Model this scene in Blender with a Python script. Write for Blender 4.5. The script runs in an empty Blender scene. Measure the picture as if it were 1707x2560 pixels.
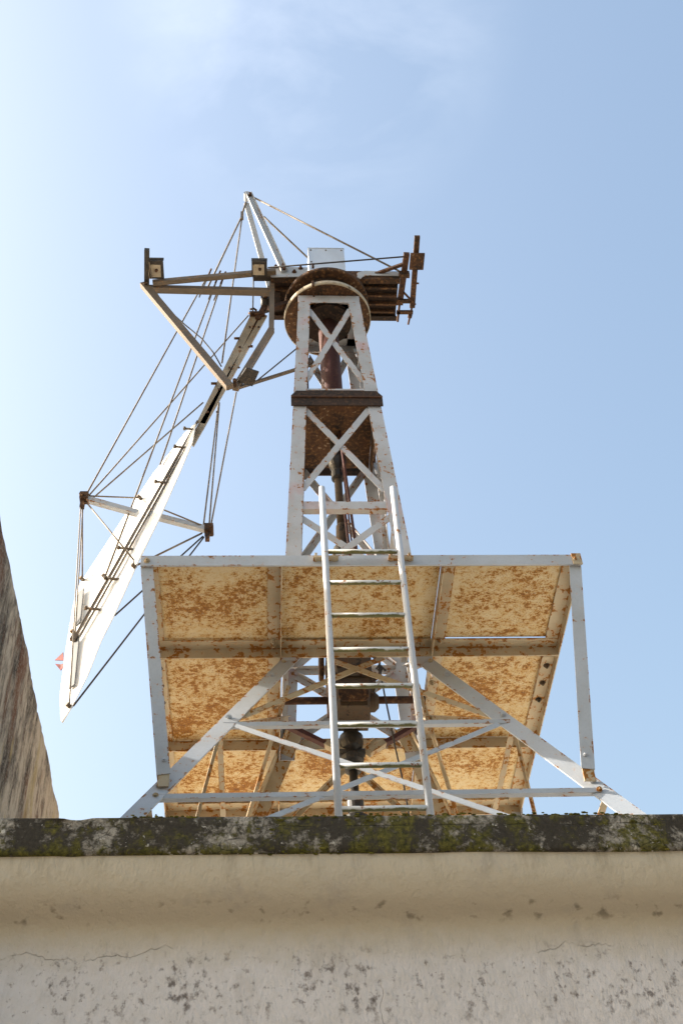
import bpy, bmesh, math, random
from mathutils import Vector, Matrix, noise as mnoise
random.seed(11)
R = math.radians
ZP = 7.6                      # height of the platform's underside above the ground
scene = bpy.context.scene
COL = scene.collection

# ------------------------------------------------------------------ camera
cam = bpy.data.cameras.new('camera'); cam_o = bpy.data.objects.new('camera', cam); COL.objects.link(cam_o)
cam.sensor_fit = 'VERTICAL'; cam.sensor_height = 36.0; cam.sensor_width = 24.0
cam.lens = 3099.26 / 2560 * 36.0
cam.clip_start = 0.1; cam.clip_end = 5000
pit, roll, yaw = 0.8273, -0.0673, 0.0906
fw = Vector((math.sin(yaw)*math.cos(pit), math.cos(yaw)*math.cos(pit), math.sin(pit)))
r0 = Vector((math.cos(yaw), -math.sin(yaw), 0)); u0 = r0.cross(fw)
rt = r0*math.cos(roll) + u0*math.sin(roll); up = u0*math.cos(roll) - r0*math.sin(roll)
m = Matrix((rt, up, -fw)).transposed().to_4x4()
m.translation = Vector((-0.6654, -5.9443, -5.9574 + ZP))
cam_o.matrix_world = m
scene.camera = cam_o

# ------------------------------------------------------------------ sky, sun, exposure
SUN_EL, SUN_BACK = 28.0, 6.0     # the sun stands to the left (-x) and a little beyond the tower
az = R(180 - SUN_BACK)            # math angle in the xy plane
sun_dir = Vector((math.cos(az)*math.cos(R(SUN_EL)), math.sin(az)*math.cos(R(SUN_EL)), math.sin(R(SUN_EL))))
sun = bpy.data.lights.new('sun', 'SUN'); sun.energy = 5.0; sun.angle = R(0.53); sun.color = (1.0, 0.94, 0.84)
sun_o = bpy.data.objects.new('sun', sun); COL.objects.link(sun_o)
sun_o.rotation_euler = (-sun_dir).to_track_quat('-Z', 'Y').to_euler(); sun_o.location = (-20, 10, 30)
world = bpy.data.worlds.new('World'); scene.world = world; world.use_nodes = True
wn, wl = world.node_tree.nodes, world.node_tree.links
wn.clear()
sky = wn.new('ShaderNodeTexSky'); sky.sky_type = 'NISHITA'; sky.sun_disc = False
sky.sun_elevation = R(SUN_EL); sky.sun_rotation = R(90) - az
sky.air_density = 1.7; sky.dust_density = 7.5; sky.ozone_density = 1.6
wc = wn.new('ShaderNodeTexCoord'); wmap = wn.new('ShaderNodeMapping'); wmap.inputs['Scale'].default_value = (1.0, 1.5, 2.2)
wmap.inputs['Location'].default_value = (0.9, 0.35, 0.1)
wnz = wn.new('ShaderNodeTexNoise'); wnz.inputs['Scale'].default_value = 5.0; wnz.inputs['Detail'].default_value = 7; wnz.inputs['Roughness'].default_value = 0.55
wnz.inputs['Distortion'].default_value = 0.4
wr = wn.new('ShaderNodeValToRGB'); wr.color_ramp.elements[0].position = 0.36; wr.color_ramp.elements[1].position = 0.72
wr.color_ramp.elements[1].color = (0.21, 0.21, 0.21, 1)
wmix = wn.new('ShaderNodeMix'); wmix.data_type = 'RGBA'
bg = wn.new('ShaderNodeBackground'); bg.inputs['Strength'].default_value = 0.15
wo = wn.new('ShaderNodeOutputWorld')
wl.new(wc.outputs['Generated'], wmap.inputs['Vector']); wl.new(wmap.outputs[0], wnz.inputs['Vector'])
wl.new(wnz.outputs['Fac'], wr.inputs['Fac'])
wdot = wn.new('ShaderNodeVectorMath'); wdot.operation = 'DOT_PRODUCT'; wl.new(wc.outputs['Generated'], wdot.inputs[0])
wdot.inputs[1].default_value = (0.035, 0.357, 0.9335)          # where the one thin cloud floats
wfall = wn.new('ShaderNodeMapRange'); wfall.interpolation_type = 'SMOOTHSTEP'; wfall.inputs['From Min'].default_value = 0.986; wfall.inputs['From Max'].default_value = 1.0
wl.new(wdot.outputs['Value'], wfall.inputs['Value'])
wmul = wn.new('ShaderNodeMath'); wmul.operation = 'MULTIPLY'; wl.new(wr.outputs['Color'], wmul.inputs[0]); wl.new(wfall.outputs[0], wmul.inputs[1])
wl.new(wmul.outputs[0], wmix.inputs['Factor'])
wl.new(sky.outputs[0], wmix.inputs['A']); wmix.inputs['B'].default_value = (5.6, 5.7, 5.8, 1)
wl.new(wmix.outputs['Result'], bg.inputs['Color']); wl.new(bg.outputs[0], wo.inputs['Surface'])
scene.view_settings.view_transform = 'Standard'; scene.view_settings.look = 'None'
scene.view_settings.gamma = 1.0; scene.view_settings.exposure = 1.30
scene.render.resolution_x = 682; scene.render.resolution_y = 1024

# ------------------------------------------------------------------ materials
class NT:
    def __init__(s, name):
        s.mat = bpy.data.materials.new(name); s.mat.use_nodes = True
        s.n, s.l = s.mat.node_tree.nodes, s.mat.node_tree.links
        s.b = s.n['Principled BSDF']; s.out = s.n['Material Output']
        s.tc = s.n.new('ShaderNodeTexCoord')
    def mapv(s, scale=(1,1,1), loc=(0,0,0), src='Object'):
        k = s.n.new('ShaderNodeMapping'); k.inputs['Scale'].default_value = scale; k.inputs['Location'].default_value = loc
        s.l.new(s.tc.outputs[src], k.inputs['Vector']); return k.outputs[0]
    def noise(s, scale, vec=None, detail=4, rough=0.6, dist=0.0):
        k = s.n.new('ShaderNodeTexNoise'); k.inputs['Scale'].default_value = scale; k.inputs['Detail'].default_value = detail
        k.inputs['Roughness'].default_value = rough; k.inputs['Distortion'].default_value = dist
        s.l.new(vec if vec is not None else s.tc.outputs['Object'], k.inputs['Vector']); return k.outputs['Fac']
    def voronoi(s, scale, vec=None, feature='F1', rnd=1.0):
        k = s.n.new('ShaderNodeTexVoronoi'); k.inputs['Scale'].default_value = scale; k.feature = feature; k.inputs['Randomness'].default_value = rnd
        s.l.new(vec if vec is not None else s.tc.outputs['Object'], k.inputs['Vector']); return k.outputs['Distance']
    def ramp(s, fac, stops):
        k = s.n.new('ShaderNodeValToRGB'); e = k.color_ramp.elements
        while len(e) < len(stops): e.new(0.5)
        for i, (p, c) in enumerate(stops):
            e[i].position = p; e[i].color = (c, c, c, 1) if isinstance(c, (int, float)) else (*c, 1)
        s.l.new(fac, k.inputs['Fac']); return k.outputs['Color']
    def mix(s, fac, a, b):
        k = s.n.new('ShaderNodeMix'); k.data_type = 'RGBA'
        for v, i in ((fac, 'Factor'), (a, 'A'), (b, 'B')):
            if isinstance(v, (int, float)): k.inputs[i].default_value = v
            elif isinstance(v, tuple): k.inputs[i].default_value = (*v, 1)
            else: s.l.new(v, k.inputs[i])
        return k.outputs['Result']
    def math(s, op, a, b=0.0, clamp=False):
        k = s.n.new('ShaderNodeMath'); k.operation = op; k.use_clamp = clamp
        for i, v in enumerate((a, b)):
            if isinstance(v, (int, float)): k.inputs[i].default_value = v
            else: s.l.new(v, k.inputs[i])
        return k.outputs[0]
    def xyz(s, src='Object'):
        k = s.n.new('ShaderNodeSeparateXYZ'); s.l.new(s.tc.outputs[src], k.inputs[0]); return k.outputs
    def rand(s):
        k = s.n.new('ShaderNodeObjectInfo'); return k.outputs['Random']
    def edge(s):
        # bars carry a UV whose v runs from 1 to 2 across each flat face: worn edges
        v = s.xyz('UV')[1]
        e = s.math('ABSOLUTE', s.math('SUBTRACT', v, 1.5)); e = s.math('MULTIPLY', e, 2.0)
        return s.math('MULTIPLY', e, s.math('GREATER_THAN', v, 0.5))
    def bump(s, h, strength=0.3, dist=0.01, normal=None):
        k = s.n.new('ShaderNodeBump'); k.inputs['Strength'].default_value = strength; k.inputs['Distance'].default_value = dist
        s.l.new(h, k.inputs['Height'])
        if normal is not None: s.l.new(normal, k.inputs['Normal'])
        return k.outputs[0]
    def done(s, color, rough=0.6, metal=0.0, bump=None, spec=0.4):
        if isinstance(color, tuple): s.b.inputs['Base Color'].default_value = (*color, 1)
        else: s.l.new(color, s.b.inputs['Base Color'])
        if isinstance(rough, (int, float)): s.b.inputs['Roughness'].default_value = rough
        else: s.l.new(rough, s.b.inputs['Roughness'])
        s.b.inputs['Metallic'].default_value = metal; s.b.inputs['Specular IOR Level'].default_value = spec
        if bump is not None: s.l.new(bump, s.b.inputs['Normal'])
        return s.mat
M = {}
def painted(name, base, amount=0.5, pink=False, edge=0.5, dirt=0.25, rustc=((0.09,0.034,0.012),(0.34,0.145,0.035))):
    t = NT(name); off = t.math('MULTIPLY', t.rand(), 7.0)
    cmb = t.n.new('ShaderNodeCombineXYZ'); t.l.new(off, cmb.inputs[0]); t.l.new(off, cmb.inputs[2])
    add = t.n.new('ShaderNodeVectorMath'); t.l.new(t.tc.outputs['Object'], add.inputs[0]); t.l.new(cmb.outputs[0], add.inputs[1])
    v = add.outputs[0]
    n1 = t.noise(22, v, 6, 0.65); n2 = t.noise(3.0, v, 3, 0.5); n3 = t.noise(75, v, 3, 0.6); n4 = t.noise(6.5, v, 6, 0.6, 0.3)
    col = t.mix(t.ramp(t.math('ADD', t.math('MULTIPLY', n2, 0.6), t.math('MULTIPLY', n4, 0.4)), [(0.40, 0.0), (0.62, dirt)]), base, tuple(c*k for c, k in zip(base, (0.62, 0.58, 0.5))))
    col = t.mix(t.ramp(n3, [(0.5, 0.0), (0.8, 0.30)]), col, tuple(c*0.55 for c in base))
    if pink:
        col = t.mix(t.ramp(t.noise(2.6, v, 3, 0.55), [(0.565, 0.0), (0.70, 0.45)]), col, (0.45, 0.17, 0.15))
    spots = t.math('ADD', n1, t.math('MULTIPLY', t.math('SUBTRACT', n4, 0.5), 0.55))
    e = t.edge(); eb = t.math('MULTIPLY', t.ramp(e, [(0.70, 0.0), (1.0, 1.0)]), 0.18*edge)
    eb = t.math('MULTIPLY', eb, t.ramp(n4, [(0.42, 0.1), (0.58, 1.0)]))
    s = t.math('ADD', spots, eb)
    th = 0.70 - 0.14*amount
    halo = t.ramp(s, [(th-0.06, 0.0), (th+0.02, 0.6)]); core = t.ramp(s, [(th, 0.0), (th+0.035, 1.0)])
    rust = t.mix(n3, rustc[0], rustc[1])
    col = t.mix(halo, col, tuple(0.5*b + 0.5*c for b, c in zip(base, (0.55, 0.28, 0.10))))
    col = t.mix(core, col, rust)
    rough = t.mix(core, (0.55,)*3, (0.88,)*3)
    bm_ = t.bump(t.math('SUBTRACT', t.math('MULTIPLY', n3, 0.25), core), 0.35, 0.004)
    M[name] = t.done(col, rough, bump=bm_)
painted('white_paint', (0.395, 0.42, 0.455), 0.34, edge=0.9, dirt=0.35)
painted('tower_paint', (0.40, 0.415, 0.445), 0.50, pink=True, edge=1.0, dirt=0.5)
painted('cream_paint', (0.43, 0.355, 0.24), 0.95, edge=1.0, dirt=0.7, rustc=((0.12,0.042,0.010),(0.40,0.175,0.03)))
painted('frame_metal', (0.13, 0.10, 0.07), 0.30, edge=0.4, dirt=0.9, rustc=((0.09,0.05,0.03),(0.24,0.12,0.05)))
painted('spar_metal', (0.34, 0.29, 0.215), 0.35, edge=0.4, dirt=0.9, rustc=((0.09,0.05,0.03),(0.24,0.12,0.05)))
painted('ladder_paint', (0.48, 0.50, 0.54), 0.30, edge=0.0, dirt=0.25)
# panels: cream paint broken by many orange rust spots, drawn out sideways
t = NT('rust_panel')
v = t.mapv((0.88, 1.0, 1.0)); rv = t.math('MULTIPLY', t.rand(), 9.0)
cmb = t.n.new('ShaderNodeCombineXYZ'); t.l.new(rv, cmb.inputs[0]); t.l.new(rv, cmb.inputs[1])
add = t.n.new('ShaderNodeVectorMath'); t.l.new(v, add.inputs[0]); t.l.new(cmb.outputs[0], add.inputs[1]); v = add.outputs[0]
big = t.noise(2.4, v, 5, 0.62); mid = t.noise(36, v, 5, 0.62); fine = t.noise(120, v, 4, 0.6); spk = t.noise(100, v, 3, 0.55); wide = t.noise(13, v, 6, 0.68)
g = t.xyz('Generated')
ex = t.math('MINIMUM', g[0], t.math('SUBTRACT', 1.0, g[0])); ey = t.math('MINIMUM', g[1], t.math('SUBTRACT', 1.0, g[1])); ed = t.math('MINIMUM', ex, ey)
margin = t.ramp(t.math('ADD', ed, t.math('MULTIPLY', t.math('SUBTRACT', wide, 0.5), 0.12)), [(0.05, 0.0), (0.17, 1.0)])
seam = t.ramp(t.math('ADD', ed, t.math('MULTIPLY', t.math('SUBTRACT', mid, 0.5), 0.10)), [(0.085, 0.05), (0.11, 0.0)])
bias = t.math('ADD', t.math('MULTIPLY', t.math('SUBTRACT', big, 0.5), 0.40), t.math('MULTIPLY', t.math('SUBTRACT', t.rand(), 0.5), 0.08))
bias = t.math('ADD', bias, t.math('ADD', t.math('MULTIPLY', t.math('SUBTRACT', margin, 1.0), 0.07), seam))
s = t.math('ADD', t.math('ADD', t.math('MULTIPLY', mid, 0.65), t.math('MULTIPLY', wide, 0.35)), bias)
s2 = t.math('ADD', spk, bias)
col = t.mix(t.ramp(t.noise(5, v, 4), [(0.35, 0.0), (0.7, 0.6)]), (0.54, 0.44, 0.27), (0.47, 0.355, 0.185))
col = t.mix(t.ramp(s, [(0.42, 0.0), (0.55, 0.75)]), col, (0.44, 0.245, 0.045))
rc = t.mix(t.ramp(fine, [(0.35, 0.0), (0.65, 1.0)]), (0.115, 0.040, 0.005), (0.37, 0.155, 0.014))
col = t.mix(t.ramp(s, [(0.525, 0.0), (0.565, 1.0)]), col, rc)
col = t.mix(t.ramp(s2, [(0.56, 0.0), (0.61, 0.9)]), col, rc)
col = t.mix(t.ramp(s, [(0.64, 0.0), (0.72, 0.7)]), col, (0.075, 0.028, 0.010))
col = t.mix(t.ramp(t.math('ADD', t.noise(66, v, 3), t.math('MULTIPLY', big, 0.3)), [(0.81, 0.0), (0.86, 0.7)]), col, (0.12, 0.11, 0.105))
M['rust_panel'] = t.done(col, 0.7, bump=t.bump(s, 0.3, 0.006))
def rusty(name, a, b, c, paint=None, pamt=0.5, rough=0.85):
    t = NT(name)
    n1 = t.noise(6, None, 6, 0.65, 0.4); n2 = t.noise(30, None, 5, 0.65); n3 = t.noise(2.2, None, 3, 0.5)
    col = t.mix(t.ramp(n1, [(0.35, 0.0), (0.62, 1.0)]), a, b)
    col = t.mix(t.ramp(n2, [(0.50, 0.0), (0.68, 0.9)]), col, c)
    if paint:
        col = t.mix(t.ramp(t.math('ADD', t.math('MULTIPLY', n1, 0.6), t.math('MULTIPLY', n2, 0.4)), [(0.66-0.2*pamt, 0.0), (0.70-0.2*pamt, 1.0)]), col, paint)
    M[name] = t.done(col, rough, bump=t.bump(n2, 0.4, 0.006))
rusty('rust_dark', (0.014,0.009,0.006), (0.075,0.033,0.013), (0.19,0.09,0.03), (0.36,0.30,0.20), 0.30)
rusty('rust_black', (0.012,0.008,0.006), (0.032,0.017,0.010), (0.085,0.042,0.02), (0.26,0.20,0.13), 0.06)
rusty('rust_brown', (0.030,0.014,0.009), (0.066,0.028,0.013), (0.14,0.066,0.025))
rusty('maroon_paint', (0.055,0.017,0.014), (0.07,0.021,0.016), (0.10,0.04,0.022), rough=0.6)
rusty('black_grease', (0.012,0.011,0.010), (0.024,0.020,0.016), (0.05,0.032,0.02), rough=0.45)
rusty('gear_casting', (0.040,0.026,0.015), (0.080,0.052,0.027), (0.10,0.046,0.018), (0.016,0.012,0.008), 0.5, rough=0.75)
rusty('stained_metal', (0.33,0.28,0.21), (0.42,0.36,0.26), (0.26,0.19,0.12), (0.05,0.035,0.025), 0.35, rough=0.7)
rusty('grey_plate', (0.018,0.016,0.015), (0.04,0.034,0.028), (0.075,0.055,0.035), (0.40,0.34,0.24), 0.12, rough=0.7)
t = NT('wire'); n = t.noise(9, None, 4)
M['wire'] = t.done(t.mix(t.ramp(n, [(0.4, 0.0), (0.65, 1.0)]), (0.20,0.165,0.125), (0.11,0.08,0.055)), 0.6)
t = NT('dark_wire'); M['dark_wire'] = t.done((0.045,0.04,0.04), 0.6)
t = NT('sheet_metal'); n = t.noise(3.5, t.mapv((1,1,0.25)), 5, 0.6)
M['sheet_metal'] = t.done(t.mix(t.ramp(n, [(0.3,0.0),(0.7,1.0)]), (0.62,0.66,0.70), (0.47,0.50,0.54)), 0.38, 0.35)
t = NT('blade_skin'); n = t.noise(2.5, None, 5, 0.6)
c = t.mix(t.ramp(n, [(0.45,0.0),(0.8,0.5)]), (0.86,0.855,0.84), (0.76,0.73,0.67))
tr = t.n.new('ShaderNodeBsdfTranslucent'); t.l.new(c, tr.inputs['Color']); ms = t.n.new('ShaderNodeMixShader'); ms.inputs[0].default_value = 0.30
M['blade_skin'] = t.done(c, 0.35); t.l.new(t.b.outputs[0], ms.inputs[1]); t.l.new(tr.outputs[0], ms.inputs[2]); t.l.new(ms.outputs[0], t.out.inputs['Surface'])
t = NT('shadow_strip'); M['shadow_strip'] = t.done((0.10,0.105,0.11), 0.6)  # dark grey that paints cast shadow onto the blade
t = NT('red_paint'); n = t.noise(14, None, 5)
M['red_paint'] = t.done(t.mix(t.ramp(n, [(0.4,0.0),(0.7,1.0)]), (0.20,0.026,0.018), (0.09,0.022,0.014)), 0.6)
# rung: white paint with green algae on its underside
t = NT('rung'); nz = t.n.new('ShaderNodeNewGeometry'); sp = t.n.new('ShaderNodeSeparateXYZ'); t.l.new(nz.outputs['Normal'], sp.inputs[0])
n1 = t.noise(14, None, 5); n2 = t.noise(60, None, 4)
alg = t.math('MULTIPLY', t.ramp(sp.outputs[2], [(0.0, 0.0), (0.01, 0.0)]) if False else t.ramp(t.math('ADD', t.math('MULTIPLY', sp.outputs[2], -0.55), t.math('MULTIPLY', t.math('SUBTRACT', n1, 0.5), 1.0)), [(0.16, 0.0), (0.36, 1.0)]), 1.0)
col = t.mix(alg, (0.62,0.62,0.60), t.mix(n2, (0.075,0.08,0.024), (0.17,0.155,0.055)))
col = t.mix(t.ramp(t.noise(19, t.mapv((1,1,1),(3,1,2)), 5), [(0.60,0.0),(0.65,1.0)]), col, (0.22,0.08,0.025))
M['rung'] = t.done(col, 0.6)
# mossy cornice
t = NT('mossy_concrete')
p = t.xyz(); a = t.noise(2.3, t.mapv((1,1,1.2)), 6, 0.66, 0.4); b = t.noise(13, None, 8, 0.72); c_ = t.noise(48, None, 6, 0.7); d = t.noise(3.4, t.mapv((1,1,0.45),(5,0,3)), 6, 0.66, 0.3)
stone = t.mix(t.ramp(t.math('ADD', t.math('MULTIPLY', c_, 0.6), t.math('MULTIPLY', b, 0.4)), [(0.36,0.0),(0.62,1.0)]), (0.075,0.065,0.050), (0.43,0.395,0.335))
black = t.mix(c_, (0.010,0.009,0.007), (0.055,0.046,0.034)); moss = t.mix(t.ramp(c_, [(0.35,0.0),(0.68,1.0)]), (0.020,0.022,0.005), (0.15,0.132,0.026))
k1 = t.math('ADD', t.math('MULTIPLY', a, 0.55), t.math('MULTIPLY', b, 0.45))
col = t.mix(t.ramp(k1, [(0.455,0.0),(0.505,0.97)]), stone, black)
k2 = t.math('ADD', t.math('MULTIPLY', d, 0.5), t.math('MULTIPLY', b, 0.5))
low = t.ramp(t.math('ADD', t.math('MULTIPLY', p[2], -5.0), t.math('MULTIPLY', c_, 0.3)), [(0.85,0.0),(1.05,0.03)])
col = t.mix(t.ramp(t.math('ADD', k2, low), [(0.495,0.0),(0.555,0.88)]), col, moss)
flake = t.ramp(t.math('ADD', t.noise(24, t.mapv((1,1,1),(2,7,1)), 7, 0.72), t.math('MULTIPLY', t.math('SUBTRACT', a, 0.5), -0.3)), [(0.615,0.0),(0.64,0.9)])
col = t.mix(flake, col, (0.50,0.47,0.41))
wv = t.n.new('ShaderNodeVectorMath'); wv.operation = 'ADD'; t.l.new(t.mapv((1,1,1.5)), wv.inputs[0])
wns = t.n.new('ShaderNodeTexNoise'); wns.inputs['Scale'].default_value = 14; t.l.new(t.tc.outputs['Object'], wns.inputs['Vector'])
wsc = t.n.new('ShaderNodeVectorMath'); wsc.operation = 'SCALE'; wsc.inputs['Scale'].default_value = 0.09; t.l.new(wns.outputs['Color'], wsc.inputs[0]); t.l.new(wsc.outputs[0], wv.inputs[1])
cr = t.ramp(t.voronoi(11, wv.outputs[0], 'DISTANCE_TO_EDGE'), [(0.0,1.0),(0.018,0.0)])
cr = t.math('MULTIPLY', cr, t.ramp(k1, [(0.47,1.0),(0.5,0.0)]))
ledge = t.ramp(t.math('MULTIPLY', t.math('ABSOLUTE', t.math('ADD', t.math('ADD', p[2], 0.052), t.math('MULTIPLY', t.math('SUBTRACT', a, 0.5), 0.05))), 100), [(0.0,1.0),(0.35,0.0)])
cr = t.math('MAXIMUM', cr, t.math('MULTIPLY', ledge, t.ramp(d, [(0.47,0.0),(0.52,0.8)])))
col = t.mix(t.math('MULTIPLY', cr, 0.8), col, (0.022,0.022,0.012))
h = t.math('ADD', t.math('MULTIPLY', b, 0.7), t.math('ADD', t.math('MULTIPLY', c_, 0.4), t.math('MULTIPLY', flake, 0.25)))
M['mossy_concrete'] = t.done(col, 0.92, bump=t.bump(t.math('SUBTRACT', h, t.math('MULTIPLY', cr, 0.5)), 0.8, 0.02), spec=0.2)
t = NT('moss'); n = t.noise(40, None, 4)
M['moss'] = t.done(t.mix(t.ramp(n, [(0.35,0.0),(0.65,1.0)]), (0.020,0.022,0.006), (0.13,0.115,0.024)), 0.95, bump=t.bump(n, 0.6, 0.01), spec=0.1)
# plaster with mould specks and hairline cracks
t = NT('plaster')
p = t.xyz(); n1 = t.noise(1.8, None, 4); n2 = t.noise(13, None, 6, 0.6); n3 = t.noise(70, t.mapv((1,1,0.45)), 4, 0.6); n4 = t.noise(260, None, 3)
col = t.mix(t.ramp(n1, [(0.35,0.0),(0.7,1.0)]), (0.59,0.548,0.522), (0.54,0.50,0.473))
col = t.mix(t.ramp(n2, [(0.45,0.0),(0.75,0.35)]), col, (0.40,0.36,0.30))
ochre_top = t.ramp(t.math('ADD', t.math('ADD', p[2], 1.0), t.math('MULTIPLY', t.math('SUBTRACT', n2, 0.5), 0.08)), [(0.40,0.0),(0.58,0.85)])
col = t.mix(ochre_top, col, (0.45,0.385,0.275))  # ochre, darker tone mixed in towards the top of the wall
band = t.ramp(t.math('ADD', t.math('MULTIPLY', p[2], 1.0), 1.0), [(0.08,0.0),(0.25,1.0),(0.42,0.9),(0.53,0.0)])
mv = t.mapv((1.0,1.0,0.75),(1.3,0,2.2))
sp1 = t.math('ADD', t.noise(30, mv, 5, 0.62), t.math('MULTIPLY', t.math('SUBTRACT', t.noise(6, mv, 4), 0.5), 0.45))
col = t.mix(t.math('MULTIPLY', t.ramp(sp1, [(0.545,0.0),(0.70,0.9)]), band), col, (0.095,0.074,0.062))
sp2 = t.noise(42, t.mapv((1,1,1),(4,0,1)), 3, 0.5)
col = t.mix(t.math('MULTIPLY', t.ramp(sp2, [(0.69,0.0),(0.73,0.6)]), band), col, (0.14,0.105,0.085))
row = t.math('MULTIPLY', t.ramp(t.math('ADD', p[2], 1.0), [(0.585,0.0),(0.605,1.0),(0.63,1.0),(0.65,0.0)]), t.ramp(t.noise(15, t.mapv((1,1,1),(0.4,0,0.3)), 3, 0.5), [(0.60,0.0),(0.70,0.65)]))
col = t.mix(row, col, (0.10,0.082,0.05))
low = t.ramp(t.noise(7, t.mapv((1,1,0.35),(2,3,8)), 6, 0.65), [(0.55,0.0),(0.74,0.42)])
col = t.mix(low, col, (0.30,0.265,0.235))
drip = t.math('MULTIPLY', t.ramp(t.noise(9, t.mapv((1,1,0.10),(1,4,2)), 6, 0.7), [(0.50,0.0),(0.66,0.5)]), t.ramp(t.math('ADD', t.math('ADD', p[2], 1.0), t.math('MULTIPLY', t.math('SUBTRACT', n2, 0.5), 0.12)), [(0.66,0.0),(0.82,1.0)]))
col = t.mix(drip, col, (0.17,0.14,0.085))
# one long crack that wanders along the wall
cx = t.n.new('ShaderNodeCombineXYZ'); t.l.new(p[0], cx.inputs[0])
w1 = t.n.new('ShaderNodeTexNoise'); w1.inputs['Scale'].default_value = 2.2; w1.inputs['Detail'].default_value = 6; w1.inputs['Roughness'].default_value = 0.62; t.l.new(cx.outputs[0], w1.inputs['Vector'])
dz = t.math('ABSOLUTE', t.math('SUBTRACT', t.math('ADD', p[2], 0.54), t.math('MULTIPLY', t.math('SUBTRACT', w1.outputs['Fac'], 0.5), 0.32)))
crack = t.math('MULTIPLY', t.ramp(t.math('MULTIPLY', dz, 100), [(0.0,1.0),(0.28,0.0)]), t.ramp(t.noise(3.1, t.mapv((1,1,0.2),(7,1,1)), 4, 0.6), [(0.50,0.0),(0.58,1.0)]))
cz2 = t.n.new('ShaderNodeCombineXYZ'); t.l.new(p[2], cz2.inputs[2])
w2 = t.n.new('ShaderNodeTexNoise'); w2.inputs['Scale'].default_value = 6; w2.inputs['Detail'].default_value = 4; t.l.new(cz2.outputs[0], w2.inputs['Vector'])
dx = t.math('ABSOLUTE', t.math('SUBTRACT', t.math('SUBTRACT', p[0], -0.18), t.math('MULTIPLY', t.math('SUBTRACT', w2.outputs['Fac'], 0.5), 0.10)))
crack2 = t.math('MULTIPLY', t.ramp(t.math('MULTIPLY', dx, 100), [(0.0,1.0),(0.18,0.0)]), t.ramp(t.math('ADD', p[2], 1.0), [(0.30,1.0),(0.36,0.0)]))
crk = t.math('MAXIMUM', crack, crack2)
col = t.mix(t.math('MULTIPLY', crk, t.ramp(n2, [(0.42,0.05),(0.58,0.45)])), col, (0.19,0.155,0.115))
h = t.math('ADD', t.math('MULTIPLY', n2, 1.3), t.math('ADD', t.math('MULTIPLY', n3, 0.6), t.math('ADD', t.math('MULTIPLY', n4, 0.10), t.math('MULTIPLY', crk, -0.5))))
M['plaster'] = t.done(col, 0.9, bump=t.bump(h, 0.75, 0.016), spec=0.2)
# streaked old plaster of the neighbouring block
t = NT('streaked_plaster')
sv = t.mapv((1,1,0.24)); a = t.noise(3.4, t.mapv((1,1,0.42)), 9, 0.76, 0.3); b = t.noise(10, t.mapv((1,1,0.32)), 9, 0.76, 0.2); c_ = t.noise(46, None, 6, 0.7); d = t.noise(1.7, t.mapv((1,1,0.5)), 4, 0.6)
col = t.mix(t.ramp(a, [(0.40,0.0),(0.54,1.0)]), (0.060,0.050,0.042), (0.50,0.42,0.33))
col = t.mix(t.ramp(b, [(0.49,0.0),(0.60,0.85)]), col, (0.075,0.060,0.048))
col = t.mix(t.ramp(t.math('ADD', t.math('MULTIPLY', d, 0.7), t.math('MULTIPLY', b, 0.3)), [(0.53,0.0),(0.60,0.75)]), col, (0.17,0.070,0.036))
col = t.mix(t.ramp(c_, [(0.52,0.0),(0.64,0.7)]), col, (0.36,0.315,0.26))
col = t.mix(t.ramp(t.noise(3.2, t.mapv((1,1,0.35),(3,2,1)), 5), [(0.56,0.0),(0.64,0.75)]), col, (0.42,0.33,0.17))
M['streaked_plaster'] = t.done(col, 0.95, bump=t.bump(t.math('ADD', c_, t.math('MULTIPLY', b, 0.6)), 0.7, 0.02), spec=0.15)
t = NT('roof_screed'); n = t.noise(2, None, 6, 0.6); n2 = t.noise(25, None, 5)
M['roof_screed'] = t.done(t.mix(t.ramp(n, [(0.3,0.0),(0.7,1.0)]), (0.74,0.68,0.59), t.mix(n2, (0.60,0.55,0.47), (0.70,0.64,0.55))), 0.9, bump=t.bump(n2, 0.3, 0.01))
t = NT('ground'); n = t.noise(0.8, None, 6, 0.6); n2 = t.noise(18, None, 6, 0.65)
M['ground'] = t.done(t.mix(t.ramp(n, [(0.3,0.0),(0.7,1.0)]), (0.20,0.185,0.165), t.mix(n2, (0.13,0.12,0.11), (0.21,0.195,0.175))), 0.95, bump=t.bump(n2, 0.5, 0.02))

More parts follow.
